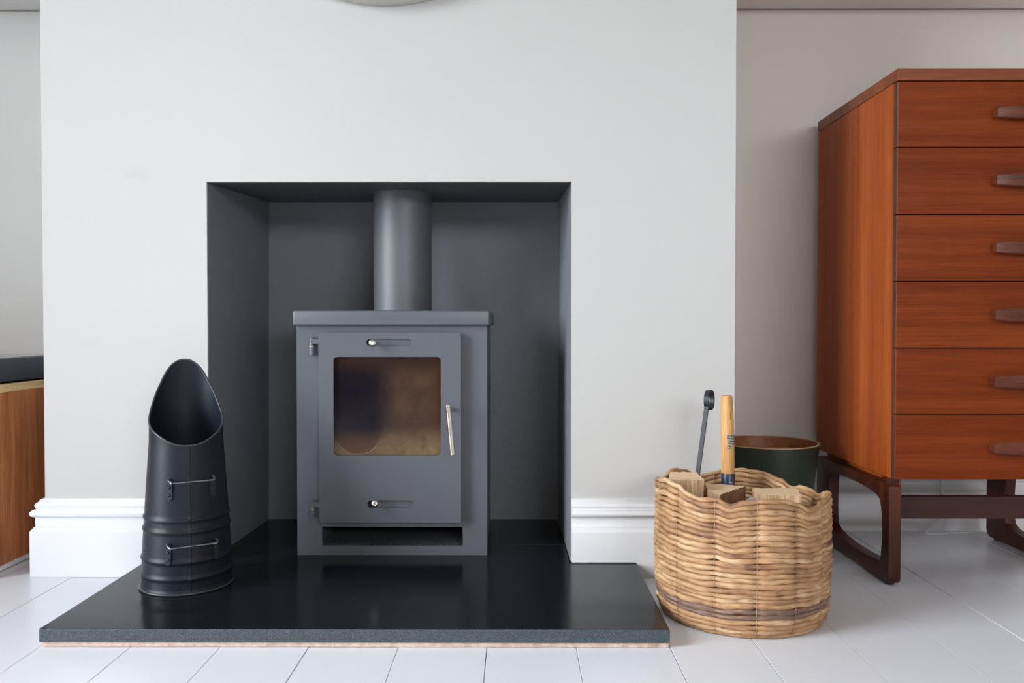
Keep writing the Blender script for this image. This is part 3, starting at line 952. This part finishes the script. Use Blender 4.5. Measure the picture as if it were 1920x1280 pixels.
# ------------------------------------------------------------------ logs
def split_log(name, poly, z0, z1, label, mats, skew=(0, 0), seed=0, top_tilt=(0, 0), bark=(), tag_z=0.004):
    """upright split log: rough faces, rough sawn top"""
    rnd = random.Random(seed)
    c = Vector((sum(p[0] for p in poly) / len(poly), sum(p[1] for p in poly) / len(poly), z0))
    bm = new()
    ring = []
    lab = []
    n = len(poly)
    for i in range(n):
        a, b = Vector(poly[i]), Vector(poly[(i + 1) % n])
        m = max(2, int((b - a).length / .004))
        nrm = Vector((b.y - a.y, a.x - b.x)).normalized()
        for k in range(m):
            p = a.lerp(b, k / m)
            if k:
                p = p + nrm * rnd.uniform(-.0011, .0011)
            ring.append(p)
            lab.append(i)
    NZ_ = 10
    rows = []
    jag = [rnd.uniform(-.0012, .0010) for _ in ring]
    for j in range(NZ_ + 1):
        t = j / NZ_
        row = []
        for idx, p in enumerate(ring):
            zt = z1 + top_tilt[0] * (p.x - c.x) + top_tilt[1] * (p.y - c.y) + jag[idx]
            q = p + Vector(skew) * (t - 1) + (p - c.xy) * (.02 * math.sin(4 * t + seed))*(1 if j < NZ_ else 0)
            row.append(bm.verts.new((q.x, q.y, z0 + (zt - z0) * t)))
        rows.append(row)
    m = len(ring)
    for a, b in zip(rows[:-1], rows[1:]):
        for k in range(m):
            f = bm.faces.new((a[k], a[(k + 1) % m], b[(k + 1) % m], b[k]))
            f.material_index = 2 if lab[k] in bark else 0
    ft = bm.faces.new(rows[-1])
    ft.material_index = 1
    fb = bm.faces.new(list(reversed(rows[0])))
    fb.material_index = 1
    o = obj(name, bm, mats, None, (c.x, c.y, z0), smooth=25)
    return tag(o, label, 'log', 'split logs in the basket')
ZB = 0.0135
split_log('log', [(0.2865, -0.2440), (0.3525, -0.2500), (0.3540, -0.1780), (0.3050, -0.1680)], ZB, 0.2535, 'upright split log with rough vertical grain at the left of the basket', [M_LOG, M_END, M_LOGB], (0.004, 0), 1, (0.02, 0.03))
split_log('log', [(0.3585, -0.2517), (0.3731, -0.2858), (0.4440, -0.1998), (0.3716, -0.1784)], ZB, 0.2325, 'split log with a pale sawn top and dark brown side in the basket middle', [M_LOG, M_END, M_LOGB], (0, 0), 2, (0, 0), bark=(1,))
split_log('log', [(0.4490, -0.2659), (0.5253, -0.2752), (0.5400, -0.2060), (0.4525, -0.2140)], ZB, 0.2290, 'wide split log with a flat pale top at the right of the basket', [M_LOG, M_END, M_LOGB], (0, 0), 3, (-.02, 0.02))
split_log('log', [(0.3905, -0.3440), (0.4250, -0.3460), (0.4420, -0.2905), (0.4300, -0.2740)], ZB, 0.2245, 'small grey weathered log peeking over the front rim', [M_LOGG, M_LOGG, M_LOGG], (0, 0), 4, (0.10, 0.02))

# ------------------------------------------------------------------ poker with a looped handle
PK = Vector((0.3330, -0.148, 0.0145))
poker = thing('poker', 'black iron poker with a looped handle leaning in the basket', 'poker', PK)
st = new()
pa, pb = Vector((0.3330, -0.148, 0.0150)), Vector((0.3832, -0.133, 0.3760))
def flat_bar(bm, pts, hw, ht, wdir):
    prev = None
    m = len(pts)
    for i, p in enumerate(pts):
        t = (pts[min(i + 1, m - 1)] - pts[max(i - 1, 0)]).normalized()
        w = (wdir - t * wdir.dot(t)).normalized()
        d = t.cross(w)
        sec = [bm.verts.new(p + w * hw * a + d * ht * b) for a, b in ((-1, -1), (1, -1), (1, 1), (-1, 1))]
        if prev:
            for k in range(4):
                bm.faces.new((prev[k], prev[(k + 1) % 4], sec[(k + 1) % 4], sec[k]))
        else:
            bm.faces.new(sec)
        prev = sec
    bm.faces.new(list(reversed(prev)))
WD = Vector((math.cos(0.53), -math.sin(0.53), 0))   # broad face of the bar looks left of the camera
ND = Vector((math.sin(0.53), math.cos(0.53), 0))
bar = [pa.lerp(pb, t / 12) for t in range(13)] + [pb + Vector((.0006, 0, .004))]
flat_bar(st, bar, .0042, .0024, WD)
bevel_sharp(st, .0006, 1)
obj('shaft', st, M_IRON, poker, PK, smooth=35)
lp = new()
R_ = 0.0180
# bar end rolled back into a ring; the ring's axis is the bar's width direction
c0 = bar[-1] + ND * (R_ * math.cos(math.radians(38))) + Vector((0, 0, R_ * math.sin(math.radians(38))))
pts = []
for k in range(33):
    a = math.radians(-42 + 335 * k / 32)
    pts.append(c0 - ND * (R_ * math.cos(a)) + Vector((0, 0, R_ * math.sin(a))) + WD * (.0015 * k / 32))
flat_bar(lp, pts, .0048, .0024, WD)
bevel_sharp(lp, .0006, 1)
obj('loop_handle', lp, M_IRON, poker, PK, smooth=35)

# ------------------------------------------------------------------ wooden handled tool
TO = Vector((0.4235, -0.140, 0.0135))
tool = thing('hearth_tool', 'wooden tool handle with navy metal collar and torn sticker standing in the basket', 'tool', TO)
hw_ = new()
ax = [(0.4250, 0.242), (0.4248, 0.262), (0.4243, 0.290), (0.4235, 0.320), (0.4228, 0.350), (0.4220, 0.380), (0.4214, 0.396), (0.4212, 0.4000), (0.4212, 0.4016)]
rd = [.0126, .0131, .0131, .0130, .0128, .0124, .0119, .0114, .0095]
add_tube(hw_, [(x, TO.y, z) for x, z in ax], rd, 28)
obj('handle', hw_, M_ASHH, tool, TO, smooth=40)
kn = new()                                        # worn knot scar near the top
add_tube(kn, smooth_path([(0.4268, TO.y - .0102, 0.388), (0.4278, TO.y - .0108, 0.377), (0.4262, TO.y - .0118, 0.366), (0.4258, TO.y - .0121, 0.355)], 5), [.0004] + [.0013] * 6 + [.0016] * 5 + [.0010] * 3 + [.0004], 8)
obj('knot_scar', kn, Mat('dark_knot').set(Base_Color=(0.24, 0.095, 0.03, 1), Roughness=0.5), tool, TO, smooth=60)
fe = new()
add_tube(fe, [(0.4258, TO.y, 0.150), (0.4258, TO.y, 0.151), (0.4252, TO.y, 0.2455), (0.4252, TO.y, 0.2468)], [.0125, .0137, .0137, .0130], 28)
col_ = obj('collar', fe, M_NAVY, tool, TO, smooth=40)
rv = new()
add_rod(rv, (0.4290, TO.y - .0125, 0.2295), (0.4290, TO.y - .0146, 0.2295), .0022, 12)
obj('rivet', rv, M_BRASS, col_, TO, smooth=40)
hs = new()                                        # steel head standing on the basket floor
add_box(hs, 0.409, 0.442, TO.y - .012, TO.y + .012, 0.0140, 0.150, bev=.003, seg=2)
obj('head', hs, M_IRON, tool, TO, smooth=40)
sk = new()
uvl = sk.loops.layers.uv.new('UVMap')
def skp(a, z):
    xc = 0.4235 + (0.320 - z) * .02
    r = .01325
    return (xc + r * math.sin(a), TO.y - r * math.cos(a), z)
NU = 14
torn_l = [-.38, -.30, -.34, -.20, -.12, -.30, -.42]
zrow = [0.3262, 0.3215, 0.3165, 0.3115, 0.3070, 0.3030, 0.2985]
torn_r = [1.15, 1.2, 1.2, 1.2, 1.18, 0.30, 0.10]
prev = None
for j in range(7):
    row = [sk.verts.new(skp(torn_l[j] + (torn_r[j] - torn_l[j]) * k / NU, zrow[j] - .0022 * k / NU)) for k in range(NU + 1)]
    if prev:
        for k in range(NU):
            f = sk.faces.new((prev[k], row[k], row[k + 1], prev[k + 1]))
            for lp_, (uu, vv) in zip(f.loops, ((k / NU, 1 - (j - 1) / 6), (k / NU, 1 - j / 6), ((k + 1) / NU, 1 - j / 6), ((k + 1) / NU, 1 - (j - 1) / 6))):
                lp_[uvl].uv = (uu, vv)
    prev = row
r = bmesh.ops.extrude_face_region(sk, geom=sk.faces[:])
for v in r['geom']:
    if isinstance(v, bmesh.types.BMVert):
        v.co += (Vector((0.4235, TO.y, v.co.z)) - v.co).normalized() * -.00025
obj('sticker', sk, M_STICK, tool, TO, smooth=60)

# ================================================================== WASTE BIN
WO = (0.6055, 0.200, 0.0)
wbin = thing('waste_bin', 'dark green round waste bin with wooden inside behind the basket', 'bin', WO)
ob = new()
BH, BR1, BR0 = 0.262, 0.1205, 0.088
add_lathe(ob, [(BR0 - .002, 0.0), (BR0, 0.002), (BR1, BH), (BR1 - .0022, BH), (BR0 - .0022, .006), (0.0005, .006)], 72)
obj('shell', ob, M_GREEN, wbin, smooth=40)
ib = new()
add_lathe(ib, [(BR1 - .0023, BH - .0005), (BR0 - .0023, .0062), (BR0 - .0045, .0090), (BR1 - .0047, BH - .0005)], 72, close=True)
obj('lining', ib, M_BINW, wbin, smooth=40)
eb = new()
add_lathe(eb, [(BR1 + .0002, BH - .001), (BR1 + .0002, BH + .0006), (BR1 - .0048, BH + .0006), (BR1 - .0048, BH - .001)], 72, close=True)
obj('rim', eb, M_BINEDGE, wbin, smooth=30)
tb = plate(rrect(-.014, .014, -.017, .017, .0135, 8), [], 0.0, 0.004, lambda u, v, w: (u, -w, v), bev=.0008, seg=1)
zk = 0.228
ang = math.radians(-63)
bmesh.ops.rotate(tb, cent=(0, 0, 0), matrix=Matrix.Rotation(ang, 3, 'Z') @ Matrix.Rotation(-.12, 3, 'X'), verts=tb.verts[:])
rk = BR0 + (BR1 - BR0) * zk / BH
bmesh.ops.translate(tb, vec=(rk * math.sin(ang), -rk * math.cos(ang), zk), verts=tb.verts[:])
obj('leather_tab', tb, M_LEATHER, wbin, smooth=30)

# ================================================================== TEAK CHEST OF DRAWERS
DO = (0.786, -0.076, 0.0)
chest = thing('chest_of_drawers', 'tall teak chest of six drawers on dark rosewood loop legs', 'chest of drawers', DO)
DX0, DX1 = 0.786, 1.301
DYF, DYS, DYB = -0.076, -0.056, 0.371
obj('top', box(DX0, DX1, DYF, DYB + .002, 1.0448, 1.0697, bev=.0010, seg=2), M_TEAK_T, chest, DO)
for xa, xb in ((DX0 + .0012, DX0 + .0192), (DX1 - .0192, DX1 - .0012)):
    obj('side_panel', box(xa, xb, DYS, DYB, 0.2200, 1.0446, bev=.0012, seg=2), M_TEAK_S, chest, DO)
obj('back_panel', box(DX0 + .0192, DX1 - .0192, DYB - .010, DYB - .002, 0.222, 1.0446), M_TEAK_S, chest, DO)
obj('bottom_panel', box(DX0 + .0192, DX1 - .0192, DYS + .006, DYB - .010, 0.222, 0.236), M_TEAK_T, chest, DO)
zs = [1.0432, 0.9074, 0.7694, 0.6318, 0.4942, 0.3570, 0.2212]
HX = (DX0 + DX1) / 2
for i in range(6):
    zt, zb_ = zs[i] - .0008, zs[i + 1] + .0011
    # drawer front: proud slab whose ends are bevelled back to the side panel
    ol = [(DX0 + .0022, DYF), (DX1 - .0022, DYF), (DX1 - .0004, DYF + .0022), (DX1 - .0004, DYS - .0030), (DX0 + .0004, DYS - .0030), (DX0 + .0004, DYF + .0022)]
    ft = plate(ol, [], zb_, zt, XY, bev=.0006, seg=1)
    add_box(ft, DX0 + .0205, DX1 - .0205, DYS - .003, DYB - .03, zb_ + .012 if i < 5 else .2375, zt - .010)
    ft.normal_update()
    for f in ft.faces:
        f.material_index = 1 if abs(f.normal.x) > .5 else 0
    d = obj('drawer', ft, [M_TEAK_F, M_HANDLE_E], chest, DO, smooth=20)
    # carved pull: long lozenge, deeper in the middle, with cut ends
    zm = (zt + zb_) / 2 + 0.0
    hb2 = new()
    prev = None
    for k in range(25):
        u = -1 + 2 * k / 24
        x = HX + u * 0.0610
        fat = math.sqrt(max(0, 1 - u * u * .72))
        hh = .0104 + .0036 * (fat - .53) / .47
        dep = .0175 + .0040 * (fat - .53) / .47
        if k in (0, 24):
            hh -= .0004; dep -= .0004
        sec = [(DYF + .0004, -hh * .62), (DYF - dep * .55, -hh * .85), (DYF - dep * .92, -hh * .98), (DYF - dep, -hh * .80), (DYF - dep, hh * .80), (DYF - dep * .92, hh * .98), (DYF - dep * .55, hh * .85), (DYF + .0004, hh * .62)]
        row = [hb2.verts.new((x, y, zm + z)) for y, z in sec]
        if prev:
            for q in range(8):
                hb2.faces.new((prev[q], prev[(q + 1) % 8], row[(q + 1) % 8], row[q]))
        else:
            hb2.faces.new(row)
        prev = row
    hb2.faces.new(list(reversed(prev)))
    obj('handle', hb2, M_HANDLE, d, DO, smooth=18)
# leg loops at each side
def loop_outline():
    out = rrect(-0.081, 0.3285, 0.0045, 0.2095, (.014, .020, .010, .005), 5)
    inn = []
    top = [(-0.036, 0.1735), (-0.020, .1800), (0.010, .1845), (0.058, 0.1871), (0.12, .1880), (0.18, .1868), (0.225, .1836), (0.243, 0.1785)]
    back = [(0.2470, 0.160), (0.2500, 0.125), (0.2505, 0.095), (0.2490, 0.070)]
    bot = [(0.2440, 0.0540), (0.225, .0445), (0.19, .0390), (0.14, 0.0360), (0.0933, 0.0352), (0.045, .0362), (0.0, 0.0395), (-0.030, .0420), (-0.0410, 0.0445)]
    frontc = [(-0.0440, .060), (-0.0475, 0.085), (-0.0485, 0.110), (-0.0470, 0.135), (-0.0430, 0.158)]
    return out, top + back + bot + frontc
lo, li = loop_outline()
for xa, xb in ((0.7735, 0.7985), (1.2080, 1.2330)):
    lg = plate(lo, [li], xa, xb, YZ, bev=.0045, seg=3)
    lf = obj('leg_loop', lg, M_ROSE, chest, DO, smooth=40)
    for yy in (-0.062, 0.300):
        gl = new()
        add_rod(gl, ((xa + xb) / 2, yy, 0.0002), ((xa + xb) / 2, yy, .0052), .008, 16)
        obj('glide', gl, M_IRON, lf, DO, smooth=40)
obj('mounting_rail', box(0.7985, 0.815, -0.045, 0.322, 0.196, 0.2215), M_TEAK_S, chest, DO)
obj('mounting_rail', box(1.191, 1.2080, -0.045, 0.322, 0.196, 0.2215), M_TEAK_S, chest, DO)
obj('mounting_block', box(0.780, 0.806, -0.055, -0.030, 0.2094, 0.2198), M_ROSE, chest, DO)
obj('rear_rail', box(0.815, 1.191, 0.300, 0.318, 0.198, 0.2215), M_TEAK_S, chest, DO)
obj('stretcher', box(0.7980, 1.2085, -0.0680, -0.0480, 0.1385, 0.1850, bev=.002, seg=2), M_ROSE_X, chest, DO)

# white lead lying on the floor behind the chest
cb = new()
add_tube(cb, smooth_path([(1.117, 0.3795, 0.235), (1.1175, 0.3790, 0.13), (1.1240, 0.3760, 0.085), (1.118, 0.374, 0.050), (1.096, 0.366, 0.024), (1.068, 0.355, 0.006), (1.075, 0.345, 0.0032), (1.128, 0.352, 0.0030), (1.185, 0.362, 0.0030), (1.240, 0.345, 0.0030), (1.262, 0.290, 0.0030), (1.255, 0.22, 0.0030), (1.30, 0.15, 0.003), (1.42, 0.12, 0.003)], 8), 0.0024, 8)
tag(obj('power_cable', cb, M_CABLE, None, (1.128, 0.352, 0.0), smooth=60), 'white power lead trailing on the floor under the teak chest', 'cable')

# ================================================================== LEFT ALCOVE
KO = (-1.60, 0.15, 0.0)
cab = thing('media_cabinet', 'low walnut cabinet with pale top edge in the left alcove', 'cabinet', KO)
KX0, KX1, KY0, KY1 = -2.35, -1.130, -0.045, 0.380
obj('top', box(KX0, KX1 + .001, KY0 - .004, KY1, 0.3930, 0.4115, bev=.0012, seg=1), M_OAK, cab, KO)
for xa, xb in ((KX1 - .018, KX1), (KX0, KX0 + .018)):
    obj('side_panel', box(xa, xb, KY0, KY1, 0.0128, 0.3929, bev=.001, seg=1), M_WALNUT, cab, KO)
obj('back_panel', box(KX0 + .018, KX1 - .018, KY1 - .02, KY1 - .008, .0128, .3929), M_WALNUT, cab, KO)
obj('base_panel', box(KX0, KX1, KY0, KY1, 0.0022, 0.0127, bev=.0008, seg=1), M_WHITE, cab, KO)
for xa, xb in ((KX0 + .019, (KX0 + KX1) / 2 - .001), ((KX0 + KX1) / 2 + .001, KX1 - .019)):
    obj('door', box(xa, xb, KY0 + .001, KY0 + .019, .016, .390, bev=.001, seg=1), M_WALNUT, cab, KO)
for x in (KX0 + .06, KX1 - .06):
    for y in (KY0 + .05, KY1 - .05):
        g = new()
        add_rod(g, (x, y, .0002), (x, y, .0023), .018, 20, .0004)
        obj('foot', g, M_IRON, cab, KO, smooth=40)
EO = (-1.345, 0.13, 0.4115)
eb_ = thing('electronics_box', 'flat slate grey electronics box on top of the walnut cabinet', 'electronics', EO)
obj('case', box(-1.565, -1.1325, -0.025, 0.315, 0.4165, 0.4665, bev=.0015, seg=2), M_BOX, eb_, EO, smooth=40)
obj('top_panel', box(-1.563, -1.1345, -0.023, 0.313, 0.4665, 0.4702, bev=.0008, seg=1), M_BOXTOP, eb_, EO)
for x in (-1.535, -1.160):
    for y in (0.005, 0.285):
        g = new()
        add_rod(g, (x, y, .4116), (x, y, .4167), .012, 16)
        obj('foot', g, M_IRON, eb_, EO, smooth=40)

# floating shelves across both alcoves
def alcove_shelf(x0, x1, m, label):
    o = thing('alcove_shelf', label, 'shelf', ((x0 + x1) / 2, AY, 1.375), group='painted alcove shelves')
    org = ((x0 + x1) / 2, AY, 1.375)
    obj('board', box(x0, x1, AY - .20, AY - .0005, 1.3745, 1.4145, bev=.0015, seg=1), m, o, org)
    obj('shadow_strip', box(x0, x1, AY - .004, AY - .0003, 1.3715, 1.3744), M_SHADOW, o, org)  # dark strip standing in for the shade line between shelf and wall
M_SHADOW = Mat('shelf_shadow_line').set(Base_Color=(0.30, 0.285, 0.265, 1), Roughness=0.8)
alcove_shelf(XL + .001, BL - .001, M_ALCOVEL, 'white painted shelf high in the left alcove above the walnut cabinet')
alcove_shelf(BR + .001, XR - .001, M_SHELF, 'painted shelf high in the right alcove above the teak chest')

# round mirror on the chimney breast, only its lower rim in view
MO = (-0.2785, 0.0, 1.6265)
mir = thing('round_mirror', 'round wall mirror with pale stone rim hung above the fireplace', 'mirror', MO)
MR = 0.400
ri = new()
def ring_y(bm, prof, n=120):
    rings = [[bm.verts.new((MO[0] + r * math.sin(2 * PI * i / n), y, MO[2] - r * math.cos(2 * PI * i / n))) for i in range(n)] for r, y in prof]
    m = len(rings)
    for j in range(m):
        a, b = rings[j], rings[(j + 1) % m]
        for i in range(n):
            bm.faces.new((a[i], a[(i + 1) % n], b[(i + 1) % n], b[i]))
ring_y(ri, [(MR - .03, -.001), (MR - .003, -.001), (MR, -.004), (MR, -.030), (MR - .002, -.0335), (MR - .006, -.035), (MR - .014, -.035), (MR - .016, -.033), (MR - .016, -.022), (MR - .03, -.022)])
obj('rim', ri, M_MIRFR, mir, MO, smooth=40)
gm = plate([((MR - .017) * math.sin(2 * PI * i / 96) + MO[0], (MR - .017) * math.cos(2 * PI * i / 96) + MO[2]) for i in range(96)], [], -.025, -.0215, XZ)
obj('mirror_glass', gm, M_MIRROR, mir, MO)
